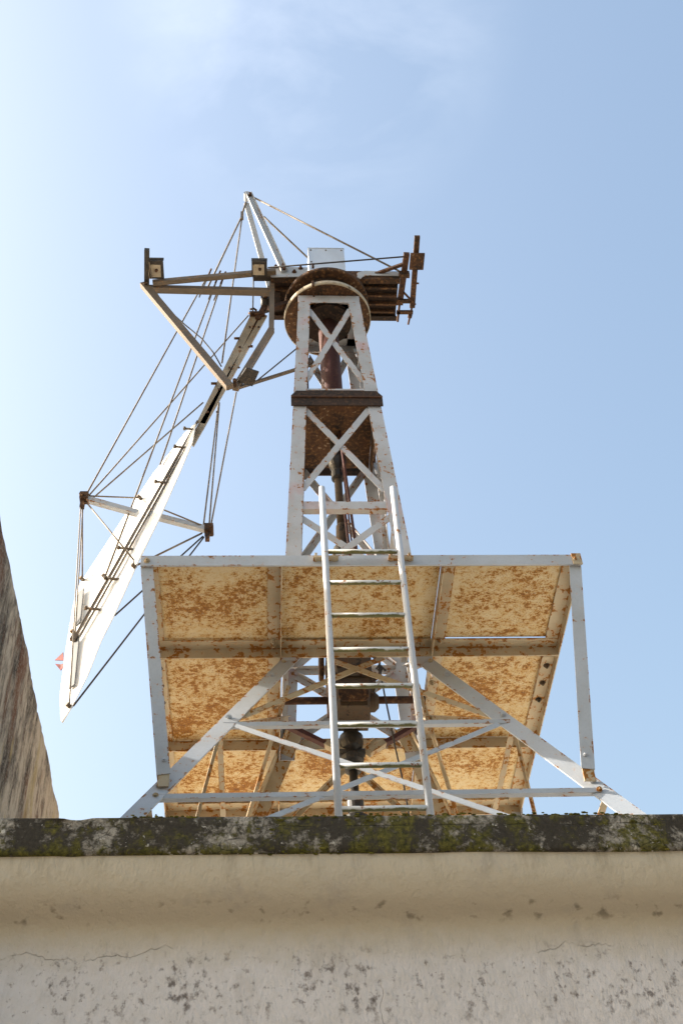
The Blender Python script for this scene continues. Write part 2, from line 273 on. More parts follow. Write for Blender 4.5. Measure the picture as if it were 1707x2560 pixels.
# ------------------------------------------------------------------ geometry helpers (all in metres; z counted from the platform's underside)
class MB:
    def __init__(s): s.v = []; s.f = []; s.uv = []; s.sm = []
    def quadstrip(s, A, B, L=None, smooth=False, caps=True, closed=True):
        n = len(A); o = len(s.v); s.v += [tuple(p) for p in A] + [tuple(p) for p in B]
        ln = L if L is not None else (Vector(B[0]) - Vector(A[0])).length
        for i in range(n if closed else n-1):
            j = (i+1) % n
            s.f.append((o+i, o+j, o+n+j, o+n+i)); s.uv.append(((0,1),(0,2),(ln,2),(ln,1))); s.sm.append(smooth)
        if caps:
            s.f.append(tuple(o+i for i in reversed(range(n)))); s.uv.append(tuple((0,1.5) for _ in range(n))); s.sm.append(False)
            s.f.append(tuple(o+n+i for i in range(n))); s.uv.append(tuple((0,1.5) for _ in range(n))); s.sm.append(False)
        return s
    def sect(s, p0, p1, A, B, pts):
        p0, p1 = Vector(p0), Vector(p1); d = (p1-p0).normalized()
        A = Vector(A); A = (A - d*A.dot(d)).normalized(); B = Vector(B); B = B - d*B.dot(d); B = (B - A*B.dot(A)).normalized()
        return s.quadstrip([p0 + A*a + B*b for a, b in pts], [p1 + A*a + B*b for a, b in pts])
    def ang(s, p0, p1, A, B, a=0.1, b=0.1, t=0.008):
        return s.sect(p0, p1, A, B, [(0,0),(a,0),(a,t),(t,t),(t,b),(0,b)])
    def bar(s, p0, p1, A, B, a=0.05, b=0.05):
        return s.sect(p0, p1, A, B, [(-a/2,-b/2),(a/2,-b/2),(a/2,b/2),(-a/2,b/2)])
    def chan(s, p0, p1, A, B, a=0.1, b=0.06, t=0.008):   # web along A, flanges along +B
        return s.sect(p0, p1, A, B, [(-a/2,0),(a/2,0),(a/2,b),(a/2-t,b),(a/2-t,t),(-a/2+t,t),(-a/2+t,b),(-a/2,b)])
    def box(s, lo, hi):
        (x0,y0,z0),(x1,y1,z1) = lo, hi
        return s.quadstrip([(x0,y0,z0),(x1,y0,z0),(x1,y1,z0),(x0,y1,z0)], [(x0,y0,z1),(x1,y0,z1),(x1,y1,z1),(x0,y1,z1)])
    def tube(s, pts, r, n=10):
        pts = [Vector(p) for p in pts]; rings = []
        prev = None
        for i, p in enumerate(pts):
            d = (pts[min(i+1, len(pts)-1)] - pts[max(i-1, 0)]).normalized()
            a = prev if prev is not None else (Vector((0,0,1)) if abs(d.z) < 0.9 else Vector((1,0,0)))
            a = (a - d*a.dot(d)).normalized(); prev = a; b = d.cross(a)
            rr = r[i] if isinstance(r, (list, tuple)) else r
            rings.append([p + (a*math.cos(2*math.pi*k/n) + b*math.sin(2*math.pi*k/n))*rr for k in range(n)])
        o = len(s.v)
        for rg in rings: s.v += [tuple(q) for q in rg]
        for i in range(len(rings)-1):
            for k in range(n):
                k2 = (k+1) % n
                s.f.append((o+i*n+k, o+i*n+k2, o+(i+1)*n+k2, o+(i+1)*n+k)); s.uv.append(((0,1.5),)*4); s.sm.append(True)
        for ring, rev in ((0, True), (len(rings)-1, False)):
            idx = [o+ring*n+k for k in range(n)]
            s.f.append(tuple(reversed(idx)) if rev else tuple(idx)); s.uv.append(((0,1.5),)*n); s.sm.append(False)
        return s
    def lathe(s, c, prof, n=24, axis='Z', flat=False, ring=False):
        if ring: prof = list(prof) + [prof[0]]
        o = len(s.v); c = Vector(c)
        for r_, h in prof:
            for k in range(n):
                a = 2*math.pi*k/n; q = (r_*math.cos(a), r_*math.sin(a), h)
                if axis == 'X': q = (q[2], q[0], q[1])
                if axis == 'Y': q = (q[0], q[2], q[1])
                s.v.append(tuple(c + Vector(q)))
        for i in range(len(prof)-1):
            for k in range(n):
                k2 = (k+1) % n
                s.f.append((o+i*n+k, o+i*n+k2, o+(i+1)*n+k2, o+(i+1)*n+k)); s.uv.append(((0,1.5),)*4); s.sm.append(not flat and prof[i][0] == prof[i+1][0])
        for i, rev in (() if ring else ((0, True), (len(prof)-1, False))):
            idx = [o+i*n+k for k in range(n)]
            s.f.append(tuple(reversed(idx)) if rev else tuple(idx)); s.uv.append(((0,1.5),)*n); s.sm.append(False)
        return s
    def poly(s, pts, th):
        pts = [Vector(p) for p in pts]; n = (pts[1]-pts[0]).cross(pts[2]-pts[0]).normalized()
        return s.quadstrip([p - n*th/2 for p in pts], [p + n*th/2 for p in pts])
class Thing:
    def __init__(s, name, label, cat, org, group=None, kind=None, rotz=0):
        s.org = Vector(org); s.o = bpy.data.objects.new(name, None); s.o.empty_display_size = 0.2
        s.o.location = s.org + Vector((0,0,ZP)); s.o.rotation_euler.z = rotz; COL.objects.link(s.o)
        s.o['label'] = label; s.o['category'] = cat
        if group: s.o['group'] = group
        if kind: s.o['kind'] = kind
    def part(s, name, mb, mat, parent=None, label=None, kind=None, local=False):
        me = bpy.data.meshes.new(name)
        of = Vector((0,0,0)) if local else s.org
        me.from_pydata([tuple(Vector(v) - of) for v in mb.v], [], mb.f)
        ul = me.uv_layers.new(name='UVMap')
        i = 0
        for uvs in mb.uv:
            for q in uvs: ul.data[i].uv = q; i += 1
        me.polygons.foreach_set('use_smooth', mb.sm)
        bm = bmesh.new(); bm.from_mesh(me); bmesh.ops.recalc_face_normals(bm, faces=bm.faces); bm.to_mesh(me); bm.free()
        me.materials.append(M[mat]); me.update()
        o = bpy.data.objects.new(name, me); COL.objects.link(o); o.parent = parent or s.o
        if label: o['label'] = label
        if kind: o['kind'] = kind
        return o
    def spin(s, objs, angles=(90,180,270)):
        for ob in objs:
            for a in angles:
                c = ob.copy(); COL.objects.link(c); c.parent = s.o; c.rotation_euler.z = R(a)
                if ob.data.materials[0] == M['white_paint'] and ob.name.split('.')[0] != 'lower_leg' or (a != 90 and ob.name.split('.')[0] == 'lower_leg'):
                    c.material_slots[0].link = 'OBJECT'; c.material_slots[0].material = M['cream_paint']
def sheet(name, kind, x0, x1, y0, y1, z, mat):
    me = bpy.data.meshes.new(name); me.from_pydata([(x0,y0,0),(x1,y0,0),(x1,y1,0),(x0,y1,0)], [], [(0,1,2,3)])
    me.materials.append(M[mat]); o = bpy.data.objects.new(name, me); COL.objects.link(o); o.location.z = z + ZP; o['kind'] = kind; return o
def bolt_at(T, p, n, parent=None, r=0.015, h=0.014, mat='white_paint', name='bolt'):
    n = Vector(n).normalized(); p = Vector(p)
    b = MB().tube([p - n*0.004, p + n*0.003], r*1.5, 10).tube([p + n*0.003, p + n*h], r, 6).tube([p + n*h, p + n*(h+0.012)], r*0.55, 6)
    return T.part(name, b, mat, parent)
X, Y, Z = Vector((1,0,0)), Vector((0,1,0)), Vector((0,0,1))

# ------------------------------------------------------------------ ground
ROOF = -2.9
g = sheet('ground', 'structure', -900, 900, -900, 900, -7.6, 'ground')

# ------------------------------------------------------------------ the building under the tower (its wall edge lies at y = -1.195 + 0.0157 x)
B = Thing('building', 'plastered building with a mossy concrete cornice, the steel tower standing on its roof', 'building', (0,-1.195,-2.788), rotz=R(0.9))
def strip_profile(prof, xs, jit):
    mb = MB(); n = len(prof)
    for i, x in enumerate(xs):
        for k, (y, z) in enumerate(prof):
            dy, dz = jit(x, k); mb.v.append((x, y+dy, z+dz))
    for i in range(len(xs)-1):
        for k in range(n-1):
            mb.f.append((i*n+k, (i+1)*n+k, (i+1)*n+k+1, i*n+k+1)); mb.uv.append(((0,1.5),)*4); mb.sm.append(True)
    return mb
xs = [-7 + 14*i/560 for i in range(561)]
def jit_c(x, k):
    a = mnoise.fractal(Vector((x*2.2, k*0.9, 1.3)), 0.8, 2.1, 5); b = mnoise.noise(Vector((x*0.5, 0.2, 4.0)))
    chip = max(0.0, mnoise.noise(Vector((x*5.0, 3.1, 7.7))) - 0.45)*0.05
    top = 1.0 if k in (1,2,3) else 0.35
    return (a*0.006, (a*0.006 - chip)*top + b*0.006)
corn = [(0.75,0.0),(0.012,0.004),(0.003,-0.004),(0.0,-0.012),(0.001,-0.05),(0.0,-0.095),(0.0,-0.14),(0.002,-0.170),(0.010,-0.181),(0.04,-0.183),(0.30,-0.184)]
B.part('cornice', strip_profile(corn, xs, jit_c), 'mossy_concrete', local=True, label='mossy blackened concrete cornice slab')
wall = [(0.022,-0.172),(0.023,-0.20),(0.026,-0.23),(0.033,-0.265),(0.046,-0.298),(0.066,-0.328),(0.092,-0.352),(0.122,-0.370),(0.154,-0.383),(0.182,-0.394),(0.203,-0.408),(0.216,-0.430),(0.224,-0.462),(0.229,-0.51),(0.232,-0.60),(0.233,-0.70),(0.233,-0.9),(0.233,-1.6),(0.233,-4.80)]
xs2 = [-7 + 14*i/280 for i in range(281)]
B.part('wall', strip_profile(wall, xs2, lambda x, k: (mnoise.fractal(Vector((x*1.6, k*0.35, 9.0)), 0.9, 2.0, 4)*0.004, 0)), 'plaster', local=True, label='off white plaster wall with mould specks')
moss = MB(); rm = random.Random(5)
ico = bmesh.new(); bmesh.ops.create_icosphere(ico, subdivisions=1, radius=1.0); ico.verts.ensure_lookup_table()
iv = [v.co.copy() for v in ico.verts]; jf = [[v.index for v in f.verts] for f in ico.faces]; ico.free()
for i in range(2600):
    x = rm.uniform(-4.5, 4.5); row = rm.random()
    if mnoise.fractal(Vector((x*2.6, 1.0 if row < 0.55 else 6.0, 0.5)), 0.8, 2.0, 4) < (0.05 if row < 0.55 else 0.25): continue
    if row < 0.55: y, z = rm.uniform(-0.002, 0.03), 0.004 + rm.uniform(-0.012, 0.004)
    elif row < 0.85: y, z = rm.uniform(0.0, 0.02), -0.176 + rm.uniform(-0.010, 0.010)
    else: y, z = 0.001, rm.uniform(-0.17, -0.01)
    r_ = rm.uniform(0.003, 0.010); o_ = len(moss.v); q = (rm.uniform(1.0, 2.4), rm.uniform(0.5, 0.9), rm.uniform(0.5, 0.9))
    moss.v += [(x + c.x*r_*q[0]*rm.uniform(0.7,1.2), y + c.y*r_*q[1], z + c.z*r_*q[2]*rm.uniform(0.7,1.2)) for c in iv]
    for f_ in jf: moss.f.append(tuple(o_ + k for k in f_)); moss.uv.append(((0,1.5),)*3); moss.sm.append(False)
B.part('moss', moss, 'moss', local=True, kind='stuff')
B.part('roof', MB().box((-7,0.3,-0.30),(7,9.5,-0.103)), 'roof_screed', local=True)
B.part('rear_wall', MB().box((-7,9.3,-4.8),(7,9.5,-0.302)), 'plaster', local=True)
for sx in (-7.0, 6.8):
    B.part('side_wall', MB().box((sx,0.24,-4.8),(sx+0.2,9.298,-0.302)), 'plaster', local=True)

# ------------------------------------------------------------------ the neighbouring block on the left
NB = Thing('neighbouring_building', 'brown streaked plaster block beside the tower with a bare weathered wall', 'building', (-4.1,0.3,-7.6))
mb = MB(); ys = [-1.26 + 3.26*i/120 for i in range(121)]; zs = [-7.6,-4.0,-2.9,-2.4,-2.0,-1.7,-1.45,-1.2,-1.0,-0.88,-0.82,-0.80]
nz = len(zs)
for y in ys:
    for k, z in enumerate(zs):
        a = mnoise.fractal(Vector((y*3.2, z*0.6, 2.0)), 0.8, 2.1, 5)
        e = a*0.009 - max(0.0, mnoise.noise(Vector((y*9, 5.0, 1.0))) - 0.4)*0.03
        rounding = 0.02 if k == nz-1 else (0.006 if k == nz-2 else 0)
        mb.v.append((-2.126 + (e if k >= nz-4 else a*0.006) - rounding, y, z + (e*0.6 if k == nz-1 else 0)))
for i in range(len(ys)-1):
    for k in range(nz-1):
        mb.f.append((i*nz+k, (i+1)*nz+k, (i+1)*nz+k+1, i*nz+k+1)); mb.uv.append(((0,1.5),)*4); mb.sm.append(True)
NB.part('wall', mb, 'streaked_plaster')
NB.part('block', MB().box((-6.0,-1.258,-7.6),(-2.142,1.998,-0.822)), 'streaked_plaster')

# ------------------------------------------------------------------ lattice tower (axis at x 0, y 1.5)
T = Thing('lattice_tower', 'tapering white steel lattice tower with rusty collar rising through the platform', 'tower', (0,1.5,ROOF))
HT = 5.194
wu = lambda z: 0.5555 - 0.04619*z
wl_ = lambda z: 0.5555 - 0.475*z
def FU(x, z, off=0.0): return Vector((x, 1.5 - wu(z) + off, z))
def FL(x, z, off=0.0): return Vector((x, 1.5 - wl_(z) + off, z))
parts = []
# corner legs, each a steel angle
parts.append(T.part('upper_leg', MB().ang((-wu(-0.1),1.5-wu(-0.1),-0.1), (-wu(5.07),1.5-wu(5.07),5.07), X, Y, 0.124, 0.124, 0.010), 'tower_paint'))
parts.append(T.part('lower_leg', MB().ang((-wl_(0.16)+0.014,1.5-wl_(0.16)+0.014,0.16), (-wl_(ROOF)+0.014,1.5-wl_(ROOF)+0.014,ROOF), X, Y, 0.115, 0.115, 0.010), 'white_paint'))
foot = MB().box((-wl_(ROOF)-0.06,1.5-wl_(ROOF)-0.06,ROOF),(-wl_(ROOF)+0.18,1.5-wl_(ROOF)+0.18,ROOF+0.015))
parts.append(T.part('foot_plate', foot, 'cream_paint'))
def diag(f, x0, z0, x1, z1, off, a=0.062, b=0.045, mat='tower_paint', name='diagonal_brace'):
    p0, p1 = f(x0, z0, off), f(x1, z1, off)
    d = (p1-p0).normalized(); A = d.cross(Y).normalized()
    if A.z < 0: A = -A
    mb = MB().ang(p0 + A*(a/2), p1 + A*(a/2), -A, Y, a, b, 0.007)
    return T.part(name, mb, mat)
def tie(f, z, xh, h=0.06, d=0.05, off=0.012, mat='tower_paint', name='tie', t=0.007, down=False):
    p0, p1 = f(-xh, z + h/2, off), f(xh, z + h/2, off)
    if down: return T.part(name, MB().ang(f(-xh, z-h/2, off), f(xh, z-h/2, off), Z, Y, h, d, t), mat)
    return T.part(name, MB().ang(p0, p1, -Z, Y, h, d, t), mat)
g_ = 0.110
def xpair(f, w, zt, zb, gt=g_, gb=g_, **k):
    parts.append(diag(f, -(w(zt)-gt), zt, w(zb)-gb, zb, 0.020, **k)); parts.append(diag(f, w(zt)-gt, zt, -(w(zb)-gb), zb, 0.011, **k))
xpair(FU, wu, 4.95, 3.62); xpair(FU, wu, 3.16, 1.96); xpair(FU, wu, 1.60, 0.80); xpair(FU, wu, 0.70, 0.05)
parts.append(tie(FU, 3.46, wu(3.46)-0.10, 0.05)); parts.append(tie(FU, 1.748, wu(1.75)-0.118, 0.095, 0.06, down=True)); parts.append(tie(FU, 0.75, wu(0.75)-0.1, 0.06))
parts.append(T.part('top_beam', MB().ang(FU(-wu(5.13)-0.001,5.195,-0.004), FU(wu(5.13)+0.001,5.195,-0.004), -Z, Y, 0.125, 0.10, 0.009), 'tower_paint'))
# lower splayed panels
Lw = dict(mat='cream_paint')
parts.append(diag(FL, -0.82, -0.82, 0.20, 0.03, 0.034, 0.045, 0.030, 'cream_paint')); parts.append(diag(FL, 0.82, -0.82, -0.20, 0.03, 0.046, 0.045, 0.030, 'cream_paint'))
parts.append(tie(FL, -0.935, wl_(-0.935)-0.06, 0.032, 0.038, 0.026, 'white_paint', down=True))
parts.append(tie(FL, -1.75, wl_(-1.75)-0.07, 0.032, 0.042, 0.026, 'white_paint', down=True))
parts.append(diag(FL, -0.86, -0.96, 1.80, -2.75, 0.012, 0.034, 0.024, 'white_paint')); parts.append(diag(FL, 0.86, -0.96, -1.80, -2.75, -0.002+0.030, 0.034, 0.024, 'white_paint'))
# rusty collar: four aprons with clipped upper corners
cw = wu(3.27) + 0.022
ap = [(-cw,1.5-cw,3.165),(cw,1.5-cw,3.165),(cw,1.5-cw,3.31),(cw-0.05,1.5-cw,3.385),(-cw+0.05,1.5-cw,3.385),(-cw,1.5-cw,3.31)]
c1 = T.part('collar_apron', MB().poly(ap, 0.014), 'rust_black')
c2 = T.part('collar_lip', MB().bar((-cw,1.5-cw-0.012,3.285),(cw,1.5-cw-0.012,3.285), Z, Y, 0.018, 0.016), 'rust_brown')
c3 = T.part('collar_strip', MB().box((-cw+0.16,1.5-cw+0.02,3.386),(cw-0.16,1.5-cw+0.034,3.43)), 'rust_dark')
T.spin(parts)
T.spin([c1, c2, c3], (180,))
for s_ in (-1, 1):
    T.part('collar_side', MB().box((s_*(wu(3.27)-0.016)-0.006,1.5-0.33,3.17),(s_*(wu(3.27)-0.016)+0.006,1.5+0.33,3.37)), 'rust_dark')
T.part('collar_plate', MB().box((-cw+0.10,1.5-cw+0.035,3.20),(cw-0.09,1.5+cw-0.06,3.212)), 'rust_dark')
T.part('inner_gusset', MB().box((cw-0.085,1.5-0.20,2.95),(cw-0.075,1.5+0.30,3.19)), 'rust_dark')
# bolts on the faces toward the street
for s in (-1, 1):
    for z in (-0.27, -0.86, -1.66):
        bolt_at(T, FL(s*(wl_(z)-0.06), z, 0.012), (0,-1,-0.3))
    bolt_at(T, FL(s*(wl_(-0.06)-0.05), -0.06, 0.012), (0,-1,-0.3), r=0.012, mat='cream_paint')
    bolt_at(T, FL(s*(wl_(-1.75)-0.09), -1.75, 0.012), (0,-1,-0.3), r=0.012, mat='cream_paint')
    for z in (-0.95, -1.35):   # far legs, seen from inside
        bolt_at(T, (s*(wl_(z)-0.06), 1.5+wl_(z)-0.03, z), (0,-1,0), mat='rust_brown')

# ------------------------------------------------------------------ service platform
P = Thing('service_platform', 'square white platform with rust spotted underside panels around the tower', 'platform', (0,1.5,0.0))
S = 1.5; WT = 0.008
P.part('front_beam', MB().ang((-S-0.004,0,0.0),(S+0.004,0,0.0), Z, Y, 0.095, 0.012, WT), 'white_paint')
P.part('front_flange', MB().box((-S+0.02,0.013,0.084),(S-0.02,0.10,0.092)), 'cream_paint')
P.part('rear_beam', MB().ang((-S,2*S,0.093),(S,2*S,0.093), -Z, -Y, 0.093, 0.10, WT), 'cream_paint')
for s in (-1, 1):
    P.part('side_beam', MB().ang((s*S,0.013,0.090),(s*S,2*S-0.01,0.090), -Z, -s*X, 0.088, 0.105, WT), 'cream_paint')
    P.part('long_beam', MB().ang((s*0.55,0.013,0.0935),(s*0.55,2*S-0.01,0.0935), -Z, s*X, 0.095, 0.10, WT), 'cream_paint')
for y, d in ((0.95,-1), (2.05,1)):
    P.part('cross_beam', MB().ang((-S+0.012,y,0.087),(S-0.012,y,0.087), -Z, d*Y, 0.092, 0.10, WT), 'cream_paint')
cells = [(-1.485,-0.556),(-0.548,0.548),(0.556,1.485)]; rows = [(0.02,0.944),(0.956,2.046),(2.056,2.985)]
for ci, (x0, x1) in enumerate(cells):
    for ri, (y0, y1) in enumerate(rows):
        if ci == 1 and ri == 1: continue
        z = 0.0965 + random.uniform(0, 0.004)
        if ri == 0 and ci == 2: y1 = 0.851      # a short panel: the sky shows through the slit
        if ri == 0 and ci == 0: y1 = 0.872
        P.part('deck_panel', MB().box((x0,y0,z),(x1,y1,z+0.006)), 'rust_panel')
P.part('corner_plate', MB().box((1.445,-0.010,-0.004),(1.509,-0.002,0.099)), 'cream_paint', label='rusted plate over the front corner')
for s in (-1, 1):
    for fy, ty in ((0.0, 1), (3.0, -1)):
        top = Vector((s*1.463, fy + ty*0.020, 0.0)); bot = Vector((s*1.262, fy + ty*0.135, -1.60))
        post = P.part('post', MB().ang(top + Vector((s*0.040,0,0)), bot + Vector((s*0.040,0,0)), -s*X, ty*Y, 0.082, 0.07, 0.008), 'white_paint')
        if ty == 1:
            P.part('post_bracket', MB().box((bot.x-0.034,bot.y+0.006,bot.z-0.075),(bot.x+0.034,bot.y+0.020,bot.z+0.02)), 'cream_paint', post)
            bolt_at(P, bot + Vector((0,-0.001,0.10)), (0,-1,0), post)
            bolt_at(P, top + Vector((0,-0.022,0.045)), (0,-1,0), post, mat='cream_paint')
    pl = P.part('splice_plate', MB().box((s*1.445-0.045,1.04,0.068),(s*1.445+0.045,1.62,0.0815)), 'cream_paint')
    for yy in (1.14, 1.34, 1.54):
        bolt_at(P, (s*1.445, yy, 0.068), (0,0,-1), pl, 0.017, 0.016, mat='gear_casting')
for x, y in ((-0.61,0.86),(-0.61,0.90),(-0.60,1.30),(-0.60,1.62),(-0.60,2.02),(0.61,0.87),(0.6,1.35),(0.6,2.02),(0.45,0.90)):
    bolt_at(P, (x, y, 0.0785), (0,0,-1), None, 0.016, 0.014, mat='cream_paint')

# ------------------------------------------------------------------ ladder
LD = Thing('ladder', 'white steel ladder with mossy rungs fixed to the platform edge', 'ladder', (-0.0046,-0.06,ROOF))
for s in (-1, 1):
    LD.part('rail', MB().tube([(-0.0046+s*0.256,-0.06,ROOF),(-0.0046+s*0.256,-0.06,0.725),(-0.0046+s*0.256,-0.06,0.732)], [0.0225,0.0225,0.017], 14), 'ladder_paint')
    LD.part('bracket', MB().box((s*0.256-0.085,-0.045,0.035),(s*0.256+0.085,-0.002,0.047)).box((s*0.256-0.075,-0.05,0.03),(s*0.256-0.058,-0.002,0.07)).box((s*0.256+0.05,-0.05,0.03),(s*0.256+0.067,-0.002,0.07)), 'cream_paint')
for k in range(10):
    z = 0.069 - 0.2936*k
    LD.part('rung', MB().tube([(-0.0046-0.25,-0.06,z),(-0.0046+0.25,-0.06,z)], 0.0165, 10), 'rung')

# ------------------------------------------------------------------ gearbox and drive shaft on the tower's axis
G = Thing('gearbox', 'rusty cast gearbox on a crossbar in the opening of the platform', 'gearbox', (-0.03,1.45,0.0))
hb = MB().quadstrip([(-0.15,1.27,-0.08),(-0.12,1.24,-0.08),(0.10,1.24,-0.08),(0.13,1.27,-0.08),(0.13,1.62,-0.08),(-0.15,1.62,-0.08)], [(-0.17,1.27,0.50),(-0.14,1.24,0.50),(0.12,1.24,0.50),(0.15,1.27,0.50),(0.15,1.62,0.50),(-0.17,1.62,0.50)])
hs = G.part('housing', hb, 'gear_casting')
G.part('housing_flange', MB().box((-0.19,1.22,0.05),(0.165,1.66,0.085)), 'gear_casting', hs)
for x in (-0.15,-0.05,0.05,0.13): bolt_at(G, (x,1.22,0.068), (0,-1,0), hs, 0.013, 0.012, 'rust_brown')
for x in (-0.11,0.06):
    for z in (0.16, 0.40): bolt_at(G, (x,1.24,z), (0,-1,0), hs, 0.014, 0.012, 'rust_brown')
G.part('housing_rib', MB().box((-0.04,1.225,0.10),(-0.015,1.24,0.48)), 'gear_casting', hs)
G.part('oil_pipe', MB().tube([(0.16,1.30,0.30),(0.20,1.24,0.22),(0.19,1.24,0.05),(0.10,1.22,-0.03),(0.06,1.18,-0.07)], 0.010, 7), 'rust_brown', hs)
G.part('pulley', MB().lathe((-0.235,1.40,0.30), [(0.03,-0.02),(0.115,-0.018),(0.115,0.018),(0.03,0.02)], 24, 'X'), 'rust_dark')
G.part('side_plate', MB().box((-0.195,1.25,-0.05),(-0.178,1.60,0.42)), 'rust_brown')
cv = MB().quadstrip([(-0.12,1.20,-0.25),(0.08,1.20,-0.25),(0.10,1.25,-0.25),(0.10,1.50,-0.25),(-0.14,1.50,-0.25),(-0.14,1.25,-0.25)], [(-0.12,1.19,-0.075),(0.08,1.19,-0.075),(0.11,1.23,-0.075),(0.11,1.52,-0.075),(-0.15,1.52,-0.075),(-0.15,1.23,-0.075)])
G.part('lower_case', cv, 'gear_casting')
G.part('cover_plate', MB().quadstrip([(-0.105,1.185,-0.225),(0.065,1.185,-0.225),(0.09,1.185,-0.19),(0.09,1.185,-0.13),(0.065,1.185,-0.10),(-0.105,1.185,-0.10),(-0.13,1.185,-0.13),(-0.13,1.185,-0.19)],[(p[0],1.172,p[2]) for p in [(-0.105,0,-0.225),(0.065,0,-0.225),(0.09,0,-0.19),(0.09,0,-0.13),(0.065,0,-0.10),(-0.105,0,-0.10),(-0.13,0,-0.13),(-0.13,0,-0.19)]]), 'rust_dark')
G.part('bearing_boss', MB().lathe((0.13,1.36,-0.09), [(0.03,-0.07),(0.065,-0.07),(0.078,-0.05),(0.078,0.02),(0.05,0.05)], 20, 'X'), 'gear_casting')
for s in (-1, 1):
    G.part('support_pipe', MB().tube([(s*0.545,1.45,0.0),(s*0.14,1.45,0.0)], 0.030, 14), 'rust_brown')
    G.part('strut', MB().bar((s*0.52,1.62,-0.09),(s*0.20,1.53,-0.36), Y, Z, 0.05, 0.035), 'maroon_paint')
    G.part('strut_end', MB().bar((s*0.215,1.535,-0.345),(s*0.09,1.50,-0.455), Y, Z, 0.058, 0.042), 'cream_paint')
D_ = Thing('drive_shaft', 'black greased drive shaft with universal joints along the tower axis', 'shaft', (-0.03,1.5,ROOF))
ax = (-0.03,1.5,0)
D_.part('lower_shaft', MB().lathe(ax, [(0.032,ROOF),(0.032,-0.62)], 16), 'black_grease')
j = D_.part('universal_joint', MB().lathe(ax, [(0.040,-0.62),(0.062,-0.61),(0.062,-0.545),(0.082,-0.535),(0.086,-0.50),(0.050,-0.465),(0.045,-0.44),(0.075,-0.42),(0.088,-0.37),(0.088,-0.31),(0.062,-0.29),(0.055,-0.245)], 20), 'black_grease')
D_.part('yoke', MB().tube([(-0.03-0.095,1.5,-0.45),(-0.03+0.095,1.5,-0.45)], 0.032, 12).tube([(-0.03,1.405,-0.40),(-0.03,1.595,-0.40)], 0.032, 12), 'black_grease', j)
D_.part('bearing', MB().lathe(ax, [(0.036,-0.96),(0.058,-0.95),(0.062,-0.88),(0.050,-0.845),(0.036,-0.84)], 18), 'black_grease')
D_.part('flange', MB().lathe(ax, [(0.10,-1.06),(0.105,-1.03),(0.06,-1.0),(0.04,-0.96)], 18), 'black_grease')
D_.part('upper_casing', MB().lathe((0.0,1.5,0), [(0.052,0.50),(0.052,1.66)], 18), 'cream_paint')
D_.part('clamp', MB().lathe((0.0,1.5,0), [(0.055,1.62),(0.078,1.63),(0.080,1.70),(0.055,1.715)], 18).box((0.06,1.46,1.63),(0.125,1.54,1.70)), 'black_grease')
D_.part('grease_sleeve', MB().lathe((0.0,1.5,0), [(0.046,1.715),(0.054,1.80),(0.046,1.98),(0.036,2.0)], 18), 'gear_casting')
D_.part('upper_shaft', MB().lathe((0.0,1.5,0), [(0.036,2.0),(0.036,2.62)], 16), 'gear_casting')
D_.part('knuckle', MB().lathe((0.0,1.5,0), [(0.038,2.60),(0.060,2.62),(0.062,2.70),(0.045,2.73),(0.070,2.78),(0.088,2.86),(0.080,2.94),(0.055,2.97),(0.055,3.198)], 18), 'black_grease')

# ------------------------------------------------------------------ rope
RP = Thing('rope', 'thin dark knotted rope hanging inside the tower beside the gearbox', 'rope', (0.3,1.2,ROOF))
rp = [(0.205,1.05,0.30),(0.196,1.15,0.20),(0.192,1.2,0.10),(0.208,1.2,-0.126),(0.239,1.2,-0.464),(0.252,1.2,-0.626),(0.288,1.2,-0.964),(0.301,1.2,-1.186),(0.33,1.2,ROOF+0.01)]
RP.part('strand', MB().tube(rp, 0.0065, 7), 'dark_wire')
RP.part('knot', MB().tube([(0.165,1.19,0.09),(0.185,1.18,0.115),(0.21,1.2,0.105),(0.20,1.215,0.08),(0.18,1.2,0.085),(0.20,1.18,0.11),(0.235,1.2,0.075)], 0.009, 7), 'dark_wire')

# ------------------------------------------------------------------ turbine head on top of the tower
H = Thing('turbine_head', 'rusty turbine head with round flanges and silver box on the tower top', 'turbine head', (0,1.5,5.2))
H.part('lower_flange', MB().lathe((0,1.5,0), [(0.297,5.205),(0.448,5.205),(0.458,5.215),(0.458,5.255),(0.445,5.262),(0.297,5.262)], 64, ring=True), 'rust_dark')
H.part('flange_rim', MB().lathe((0,1.5,0), [(0.455,5.202),(0.4625,5.202),(0.4625,5.265),(0.455,5.265)], 64, ring=True), 'stained_metal')
H.part('drum', MB().lathe((0,1.5,0), [(0.36,5.263),(0.36,5.488)], 48), 'rust_black')
H.part('upper_flange', MB().lathe((0,1.5,0), [(0.30,5.49),(0.445,5.49),(0.455,5.50),(0.455,5.54),(0.445,5.548),(0.30,5.548)], 64), 'rust_dark')
H.part('inner_bowl', MB().lathe((0,1.5,0), [(0.295,5.19),(0.255,5.19),(0.25,5.13),(0.10,5.10)], 40), 'rust_black')
H.part('mast_pipe', MB().lathe((0,1.5,0), [(0.105,3.213),(0.105,5.08)], 28), 'maroon_paint')
H.part('latch', MB().bar((-0.17,1.10,5.205),(-0.14,1.27,5.15), X, Z, 0.02, 0.02).box((-0.18,1.05,5.19),(-0.155,1.075,5.28)), 'rust_dark')
H.part('lug', MB().box((-0.17,1.035,5.53),(-0.145,1.06,5.60)), 'rust_dark')
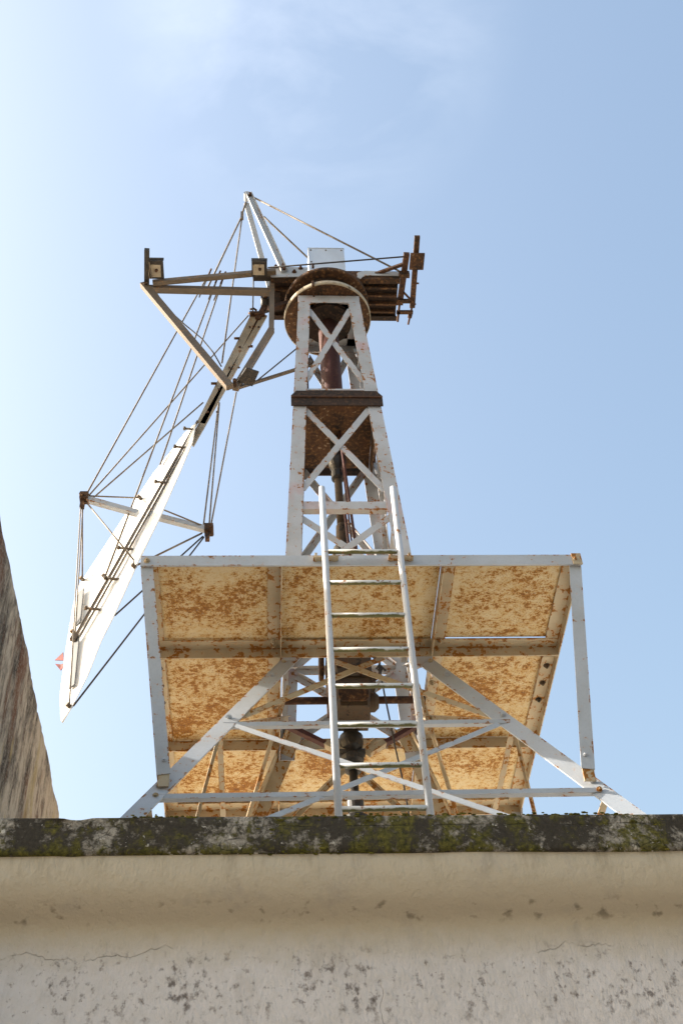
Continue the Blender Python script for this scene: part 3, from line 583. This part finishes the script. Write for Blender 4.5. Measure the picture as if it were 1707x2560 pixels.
# bed: two side rails with an underside of ribs
for y, m_ in ((1.25,'rust_dark'), (1.79,'rust_black')):
    d = 1 if y < 1.5 else -1
    H.part('bed_rail', MB().chan((-0.60,y,5.725),(0.795,y,5.725), Z, d*Y, 0.16, 0.06, 0.009), m_)
H.part('bed_plate', MB().box((-0.57,1.262,5.700),(0.785,1.778,5.712)), 'rust_black')
for y in (1.36, 1.46, 1.57, 1.67):
    H.part('bed_rib', MB().box((0.28,y,5.648),(0.780,y+0.022,5.699)), 'rust_dark')
for y in (1.40, 1.60):
    H.part('bed_rib', MB().box((-0.56,y,5.648),(-0.26,y+0.03,5.699)), 'rust_dark')
H.part('pedestal', MB().lathe((0,1.5,0), [(0.30,5.549),(0.27,5.647)], 40), 'rust_black')
H.part('side_plate', MB().quadstrip([(-0.605,1.244,5.645),(-0.22,1.244,5.66),(-0.20,1.244,5.845),(-0.605,1.244,5.858)], [(-0.605,1.236,5.645),(-0.22,1.236,5.66),(-0.20,1.236,5.845),(-0.605,1.236,5.858)]), 'white_paint')
H.part('arched_plate', MB().quadstrip([(0.33,1.244,5.655)] + [(0.36+0.10*(1-math.cos(a)),1.244,5.60+0.10*math.sin(a)) for a in (0.3,0.8,1.2,1.57)] + [(0.797,1.244,5.70),(0.797,1.244,5.77),(0.42,1.244,5.79),(0.33,1.244,5.75)],
       [(0.33,1.236,5.655)] + [(0.36+0.10*(1-math.cos(a)),1.236,5.60+0.10*math.sin(a)) for a in (0.3,0.8,1.2,1.57)] + [(0.797,1.236,5.70),(0.797,1.236,5.77),(0.42,1.236,5.79),(0.33,1.236,5.75)]), 'white_paint')
for x, z in ((-0.55,5.84),(-0.47,5.84),(-0.46,5.78),(-0.28,5.82),(-0.35,5.745)):
    bolt_at(H, (x,1.235,z), (0,-1,0), None, 0.018, 0.02, 'rust_brown')
bx = H.part('control_box', MB().box((-0.18,1.35,5.80),(0.225,1.70,6.44)), 'sheet_metal', label='silver sheet metal box standing on the head')
H.part('box_lid', MB().box((-0.184,1.346,6.441),(0.229,1.704,6.452)), 'sheet_metal', bx)
H.part('box_seam', MB().box((-0.176,1.344,5.80),(-0.166,1.349,6.44)), 'sheet_metal', bx)
for x, z in ((-0.15,6.40),(0.195,6.40),(-0.15,6.15),(0.195,6.15),(0.02,6.40)):
    H.part('rivet', MB().tube([(x,1.35,z),(x,1.343,z)], 0.009, 8), 'frame_metal', bx)
for a, b in (((0.033,1.4,3.19),(0.129,1.4,1.10)), ((0.030,1.44,3.19),(0.095,1.44,1.10)), ((0.03,1.40,2.10),(0.062,1.40,1.10))):
    H.part('pull_rod', MB().tube([a, b], 0.013 if a[1] == 1.4 else 0.008, 8), 'maroon_paint')
H.part('side_rod', MB().tube([(-0.235,1.75,5.20),(-0.235,1.75,3.4)], 0.018, 8), 'maroon_paint')
# tail frame on the right end
tf = H.part('tail_arm', MB().bar((0.857,0.99,5.75),(0.828,1.62,5.75), X, Z, 0.062, 0.05), 'rust_brown')
H.part('tail_arm_end', MB().bar((0.827,1.60,5.75),(0.821,1.86,5.75), X, Z, 0.022, 0.04), 'rust_dark')
H.part('tail_bar', MB().bar((0.957,0.79,5.77),(0.972,1.676,5.75), X, Z, 0.058, 0.035), 'rust_dark')
H.part('tail_plate', MB().box((0.895,0.965,5.70),(1.048,1.165,5.722)), 'rust_dark')
H.part('tail_link', MB().bar((0.80,1.592,5.745),(0.985,1.591,5.745), Y, Z, 0.045, 0.03), 'rust_dark')
H.part('tail_link', MB().bar((0.80,1.739,5.745),(0.984,1.737,5.745), Y, Z, 0.04, 0.03), 'rust_dark')
H.part('tail_brace', MB().bar((0.858,1.47,5.735),(1.002,1.63,5.735), Z, Y, 0.02, 0.02), 'rust_brown')
H.part('tail_screw', MB().tube([(0.97,1.66,5.75),(0.944,1.902,5.75)], 0.012, 8).tube([(0.958,1.77,5.75),(0.953,1.81,5.75)], 0.026, 6), 'rust_brown')
H.part('tail_screw', MB().tube([(0.95,1.36,5.75),(1.02,1.365,5.75)], 0.010, 6), 'rust_brown')
H.part('tail_strut', MB().bar((0.34,1.335,5.75),(0.83,1.125,5.75), Y, Z, 0.035, 0.03), 'rust_brown')
H.part('tail_bracket', MB().box((0.786,1.20,5.66),(0.90,1.245,5.74)).box((0.786,1.55,5.70),(0.86,1.62,5.755)), 'rust_dark')

# ------------------------------------------------------------------ rotor: nose frame, stays and the one blade that is left
RO = Thing('rotor', 'wind rotor frame with braced nose and one long white blade hanging down', 'rotor', (-0.6,1.35,5.2))
def tb(name, a, b, w=0.055, h=0.06, mat='frame_metal', A=Y, Bv=Z, parent=None): return RO.part(name, MB().bar(a, b, A, Bv, w, h), mat, parent)
A_ = Vector((-1.951,1.35,5.543)); Bp = Vector((-0.976,1.35,3.757)); Dp = Vector((-0.872,1.30,7.55))
tb('hub_post', (-0.588,1.35,5.86), (-0.602,1.35,4.78), 0.055, 0.062, A=X, Bv=Y)
tb('hub_stub', (-0.62,1.352,5.20), (-0.30,1.50,5.60), 0.05, 0.06, 'rust_brown')
tb('nose_beam', (-1.868,1.294,5.59), (-0.549,1.190,5.68), 0.055, 0.05)
tb('nose_beam', (-1.909,1.360,5.573), (-0.600,1.375,5.560), 0.075, 0.055)
tb('lower_strut', (-0.600,1.35,4.80), Bp + Vector((0.02,0,0.03)), 0.058, 0.062)
ab = tb('nose_strut', A_ + Vector((-0.015,-0.055,0.02)), Bp + Vector((-0.03,-0.055,-0.02)), 0.060, 0.075)
for q in (A_, Bp): RO.part('pivot_bolt', MB().tube([q + Vector((0.015,-0.105,-0.03 if q is A_ else 0.04)), q + Vector((0.015,-0.02,-0.03 if q is A_ else 0.04))], 0.020, 10), 'rust_dark', ab)
nk = RO.part('nose_plate', MB().box((-1.90,1.03,5.60),(-1.745,1.25,5.625)).box((-1.905,1.025,5.625),(-1.740,1.04,5.66)), 'grey_plate')
RO.part('plate_patch', MB().box((-1.885,1.075,5.594),(-1.775,1.225,5.599)), 'stained_metal', nk)
RO.part('plate_stud', MB().lathe((-1.82,1.14,5.575), [(0.015,0.0),(0.018,0.025)], 10), 'rust_brown', nk)
tb('nose_arm', (-1.905,0.89,5.60), (-1.935,1.345,5.585), 0.052, 0.05, 'grey_plate', A=X)
RO.part('shackle', MB().tube([(-1.885,1.02,5.56),(-1.885,1.10,5.555),(-1.90,1.17,5.555),(-1.895,1.21,5.555),(-1.88,1.22,5.555),(-1.868,1.20,5.555),(-1.872,1.15,5.555),(-1.882,1.10,5.56)], 0.006, 7), 'wire')
hp = RO.part('hub_plate', MB().box((-0.81,1.04,5.63),(-0.645,1.225,5.655)).box((-0.812,1.035,5.655),(-0.643,1.05,5.69)), 'grey_plate')
RO.part('plate_patch', MB().box((-0.795,1.075,5.624),(-0.675,1.205,5.629)), 'stained_metal', hp)
RO.part('plate_stud', MB().lathe((-0.722,1.13,5.607), [(0.015,0.0),(0.018,0.02)], 10), 'rust_brown', hp)
RO.part('hub_box', MB().box((-0.80,1.27,5.72),(-0.60,1.34,5.86)), 'grey_plate')
RO.part('base_plate', MB().poly([(-0.85,1.149,3.857),(-0.726,1.197,3.857),(-0.79,1.367,3.857),(-0.938,1.311,3.857)], 0.02), 'grey_plate')
tb('cross_rod', (-0.945,1.355,3.800), (0.10,1.75,4.90), 0.028, 0.028)
# king post
kp = RO.part('king_post', MB().chan(Dp + Vector((0.01,-0.02,0.0)), (-0.459,1.225,5.735), X, -Y, 0.075, 0.035, 0.008), 'white_paint')
RO.part('king_brace', MB().bar(Dp + Vector((-0.015,0.04,-0.12)), (-0.616,1.50,5.86), X, Y, 0.058, 0.03), 'white_paint')
RO.part('king_cap', MB().tube([Dp + Vector((-0.008,-0.05,-0.02)), Dp + Vector((-0.008,0.05,-0.02))], 0.038, 14), 'white_paint', kp)
RO.part('cap_bolt', MB().tube([Dp + Vector((0.03,-0.075,-0.06)), Dp + Vector((0.03,-0.03,-0.06))], 0.018, 6), 'rust_brown', kp)
for p_ in ((-0.475,1.19,5.81),(-0.462,1.185,5.76)): RO.part('foot_bolt', MB().tube([p_, (p_[0],1.225,p_[2])], 0.018, 6), 'rust_brown', kp)
RO.part('stay_fork', MB().tube([Dp + Vector((-0.02,0.02,-0.12)), (-0.931,1.35,7.23)], 0.012, 8).box((-0.952,1.335,7.08),(-0.918,1.365,7.24)), 'frame_metal')
# hub clevis
cl = RO.part('clevis', MB().box((-0.715,1.52,5.70),(-0.610,1.66,5.80)).tube([(-0.665,1.50,5.66),(-0.665,1.68,5.66)], 0.050, 14), 'black_grease')
RO.part('clevis_bolt', MB().tube([(-0.665,1.46,5.66),(-0.665,1.50,5.66)], 0.028, 6), 'rust_dark', cl)
RO.part('clevis_mount', MB().box((-0.615,1.42,5.62),(-0.50,1.66,5.80)), 'rust_black')
RO.part('root_link', MB().bar((-0.668,1.60,5.63),(-0.748,1.60,5.36), Y, X, 0.05, 0.055), 'rust_brown')
RO.part('root_head', MB().box((-0.835,1.56,5.42),(-0.665,1.64,5.47)), 'rust_brown')
# blade: the spar in the plane y = 1.6, its skin feathered 42 degrees
rl = [(-0.830,1.60,5.43),(-1.330,1.60,3.575),(-2.186,1.60,0.786)]
sp = Vector((-0.276,0,-0.961)); nb = Vector((-0.629,-0.756,0.1806)).normalized(); ch = sp.cross(nb).normalized()
LE = [(-1.332,1.564,3.51),(-1.427,1.639,3.495),(-1.722,1.769,3.01),(-1.959,1.84,2.482),(-2.283,1.924,1.704),(-2.296,1.928,1.673),(-2.3,1.868,1.409),(-2.259,1.649,0.635),(-2.214,1.485,0.107),(-2.156,1.358,-0.225),(-2.135,1.328,-0.278)]
TE = [(-1.332,1.564,3.51),(-1.343,1.478,3.113),(-1.445,1.439,2.591),(-1.577,1.401,1.972),(-1.66,1.394,1.657),(-1.737,1.382,1.334),(-1.854,1.351,0.798),(-1.932,1.35,0.524),(-1.988,1.309,0.157),(-2.069,1.307,-0.135),(-2.12,1.322,-0.249),(-2.135,1.328,-0.278)]
P0 = Vector((-1.740,1.6,2.238))
def sc(p): q = Vector(p) - P0; return q.dot(sp), q.dot(ch)
def interp(L_, s_):
    L_ = sorted(L_)
    for (a, b), (c, d) in zip(L_, L_[1:]):
        if a <= s_ <= c: return b + (d-b)*(s_-a)/max(c-a, 1e-6)
    return L_[0][1] if s_ < L_[0][0] else L_[-1][1]
le, te = [sc(p) for p in LE], [sc(p) for p in TE]
s0, s1 = sc(LE[0])[0], sc(LE[-1])[0]
bm_ = MB(); NS, NC = 60, 9
for i in range(NS+1):
    s_ = s0 + (s1-s0)*i/NS; a, b = interp(le, s_), interp(te, s_)
    for side in (1, -1):
        for k in range(NC):
            u_ = k/(NC-1); prof = math.sqrt(max(0.0, u_*(1-u_)))*2
            thick = 0.016*prof + 0.002; camb = -0.05*prof*abs(b-a)
            q = P0 + sp*s_ + ch*(a + (b-a)*u_) + nb*(camb + side*thick/2)
            bm_.v.append(tuple(q))
W2 = 2*NC
for i in range(NS):
    for k in range(NC-1):
        o = i*W2
        bm_.f.append((o+k, o+k+1, o+W2+k+1, o+W2+k)); bm_.f.append((o+NC+k, o+W2+NC+k, o+W2+NC+k+1, o+NC+k+1))
    bm_.f.append((i*W2, i*W2+W2, i*W2+W2+NC, i*W2+NC)); bm_.f.append((i*W2+NC-1, i*W2+NC+NC-1, i*W2+W2+NC+NC-1, i*W2+W2+NC-1))
bm_.uv = [((0,1.5),)*4]*len(bm_.f); bm_.sm = [True]*len(bm_.f)
blade = RO.part('blade', bm_, 'blade_skin', label='long white tapering blade')
sparo = RO.part('spar', MB().ang(rl[0], rl[1], X, Y, 0.085, 0.022, 0.008).ang(Vector(rl[0]) + Vector((0.185,0,0.02)), (-1.345,1.60,3.22), -X, Y, 0.060, 0.022, 0.008), 'spar_metal')
RO.part('spar_web', MB().poly([(-0.815,1.63,5.42),(-0.665,1.63,5.44),(-1.268,1.63,3.48),(-1.322,1.63,3.56)], 0.008), 'rust_brown', sparo)
RO.part('spar_rail', MB().bar(Vector(rl[1]) + Vector((0.01,-0.012,0)), Vector(rl[2]) + Vector((0.0,-0.012,0)), X, Y, 0.017, 0.026), 'frame_metal', sparo)
RO.part('spar_rail', MB().bar((-1.300,1.56,3.50), (-2.150,1.585,0.786), X, Y, 0.010, 0.02), 'frame_metal', sparo)
RO.part('spar_end', MB().bar((-2.180,1.575,0.80),(-2.200,1.575,0.735), X, Y, 0.05, 0.03), 'frame_metal', sparo)
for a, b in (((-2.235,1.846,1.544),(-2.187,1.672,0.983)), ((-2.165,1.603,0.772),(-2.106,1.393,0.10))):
    RO.part('shadow_strip', MB().bar(Vector(a) + nb*0.012, Vector(b) + nb*0.012, ch, nb, 0.055, 0.012), 'shadow_strip', blade)  # thin dark strips in place of shadows falling on the blade skin
for p_ in ((-1.422,1.57,3.44),(-1.499,1.57,3.166),(-1.647,1.57,2.661),(-1.909,1.57,1.794),(-2.114,1.57,1.085),(-1.99,1.57,1.43)):
    q = Vector(p_); RO.part('spar_clip', MB().tube([q + Vector((-0.02,0,0)), q + Vector((0.105,0.0,-0.02))], 0.011, 7).tube([q + Vector((-0.028,0,0.002)), q + Vector((-0.008,0,0))], 0.020, 6), 'frame_metal', sparo)
for p_ in ((-0.965,1.58,4.978),(-1.182,1.58,4.179),(-0.825,1.615,4.884)):
    q = Vector(p_); RO.part('spar_bolt', MB().tube([q + Vector((-0.028,0,0)), q + Vector((0.03,0,0))], 0.014, 6), 'rust_brown', sparo)
for k in range(5):
    f_ = 0.12 + 0.2*k; q = Vector(rl[0]).lerp(Vector(rl[1]), f_)
    for dx in (0.06, 0.155): RO.part('spar_bolt', MB().tube([q + Vector((dx,1.592-1.6,0)), q + Vector((dx,-0.016,0))], 0.014, 6), 'rust_brown', sparo)
RO.part('tip_vane', MB().poly([(-2.285,1.70,0.72),(-2.345,1.72,0.655),(-2.265,1.66,0.60)], 0.006).poly([(-2.338,1.715,0.612),(-2.27,1.64,0.48),(-2.235,1.64,0.56),(-2.285,1.68,0.575)], 0.006).tube([(-2.26,1.66,0.66),(-2.235,1.64,0.52)], 0.006, 6), 'red_paint', blade, label='small red vane at the blade edge')
# spreader and stays
SL, SR = Vector((-2.293,1.6,2.468)), Vector((-1.162,1.6,2.046))
RO.part('spreader', MB().bar(SL + Vector((0.03,0,-0.02)), Vector((-1.80,1.6,2.262)), Z, Y, 0.052, 0.05), 'white_paint')
RO.part('spreader', MB().bar(Vector((-1.70,1.6,2.246)), SR + Vector((-0.03,0,0.01)), Z, Y, 0.052, 0.05), 'white_paint')
for q, s in ((SL,-1),(SR,1)):
    RO.part('spreader_clamp', MB().box(tuple(q - Vector((0.038,0.045,0.035))), tuple(q + Vector((0.038,0.045,0.045)))).tube([q + Vector((s*0.02,-0.06,0.0)), q + Vector((s*0.02,0.06,0.0))], 0.022, 8).box(tuple(q + Vector((-0.028,-0.02,-0.13))), tuple(q + Vector((0.010,0.02,-0.03)))), 'rust_dark')
def wire(a, b, r=0.0075, mat='wire', sag=0.0, name='stay_wire'):
    a, b = Vector(a), Vector(b)
    pts = [a.lerp(b, i/8) - Vector((0,0,sag*4*(i/8)*(1-i/8))) for i in range(9)] if sag else [a, b]
    return RO.part(name, MB().tube(pts, r, 7), mat)
wire(Dp + Vector((0.05,0,-0.02)), (0.79,1.2,5.73), 0.011, name='stay_rod'); wire((-0.682,1.28,7.023), (0.003,1.75,6.60), 0.011, name='stay_rod')
wire((-0.003,1.75,6.61), (0.06,1.70,6.30), 0.011, name='stay_rod')
wire((-0.944,1.36,7.137), (-1.30,1.40,5.62), 0.011, name='stay_rod'); wire((-0.937,1.36,7.12), (-1.11,1.592,4.55), 0.009)
wire((-1.276,1.45,6.087), SL, 0.0085); wire((-1.173,1.45,6.048), (-2.022,1.64,1.506), 0.0085); wire((-1.115,1.45,6.03), (-1.658,1.72,3.079), 0.0085)
for a in ((-1.276,1.45,6.087),(-1.173,1.45,6.048),(-1.115,1.45,6.03)):
    d = Vector((-0.2,0.02,-1.0)).normalized(); RO.part('rod_end', MB().tube([Vector(a) - d*0.05, Vector(a) + d*0.20], 0.011, 7), 'rust_brown')
    RO.part('rod_guide', MB().bar(Vector(a) + d*0.18, Vector(a) + d*0.52, X, Y, 0.012, 0.012), 'wire')
wire((-0.847,1.58,5.413), SL + Vector((0.03,0,0.02))); wire((-1.278,1.58,3.864), SL + Vector((0.05,0,-0.04)))
wire(SL + Vector((0.04,0,0.03)), (-1.821,1.76,2.649)); wire(SL + Vector((0.02,0,-0.05)), (-1.76,1.40,1.47)); wire((-1.76,1.40,1.47), (-1.751,1.396,1.386))
wire(SL + Vector((-0.02,0,-0.12)), (-2.225,1.68,0.911), 0.006); wire(SL + Vector((0.0,0,-0.12)), (-2.205,1.655,0.90), 0.006)
wire(SL + Vector((-0.005,0,-0.12)), (-2.263,1.91,1.743)); wire(SL + Vector((-0.02,0,-0.12)), (-2.10,1.325,-0.132), 0.006)
wire(SR + Vector((-0.05,0,0.05)), (-1.127,1.59,3.855)); wire(SR + Vector((0,0,0.05)), (-1.120,1.61,3.90)); wire(SR + Vector((0.015,0,0.05)), Bp + Vector((0.03,0.02,0.0)))
wire(SR + Vector((-0.03,0,0.04)), (-1.546,1.41,2.10)); wire(SR + Vector((-0.06,0,-0.04)), (-1.750,1.396,1.39), 0.009)
wire(SR + Vector((-0.05,0,-0.08)), (-1.855,1.36,0.806), mat='dark_wire'); wire(SR + Vector((-0.04,0,-0.09)), (-2.069,1.315,-0.135), mat='dark_wire')
for q in ((-2.022,1.635,1.506),(-1.821,1.755,2.649),(-1.751,1.39,1.386),(-2.225,1.675,0.911),(-2.263,1.905,1.743),(-2.10,1.322,-0.132)):
    RO.part('wire_clip', MB().tube([Vector(q) + nb*0.03, Vector(q) - nb*0.02], 0.018, 7), 'frame_metal', blade)
RO.part('slack_cable', MB().tube([(-1.844,1.4,5.583),(-1.712,1.44,5.322),(-1.516,1.48,5.085),(-1.324,1.52,4.875),(-1.20,1.55,4.67),(-1.114,1.59,4.484)], 0.0075, 7), 'dark_wire')
wire((-0.638,1.127,5.65), (0.83,1.02,5.73), 0.009, 'dark_wire', name='head_cable')
RO.part('head_cable', MB().tube([(-0.79,1.20,5.63),(-0.795,1.40,5.55),(-0.80,1.585,5.47)], 0.0075, 7), 'dark_wire')
RO.part('cable_knot', MB().tube([(-0.83,1.56,5.50),(-0.79,1.56,5.52),(-0.76,1.565,5.49)], 0.012, 6).tube([(-0.84,1.57,5.44),(-0.82,1.55,5.40),(-0.80,1.57,5.44)], 0.012, 6), 'rust_dark')
wire((-0.74,1.33,3.90), (-0.20,1.55,4.95), 0.0075, 'dark_wire', name='head_cable')
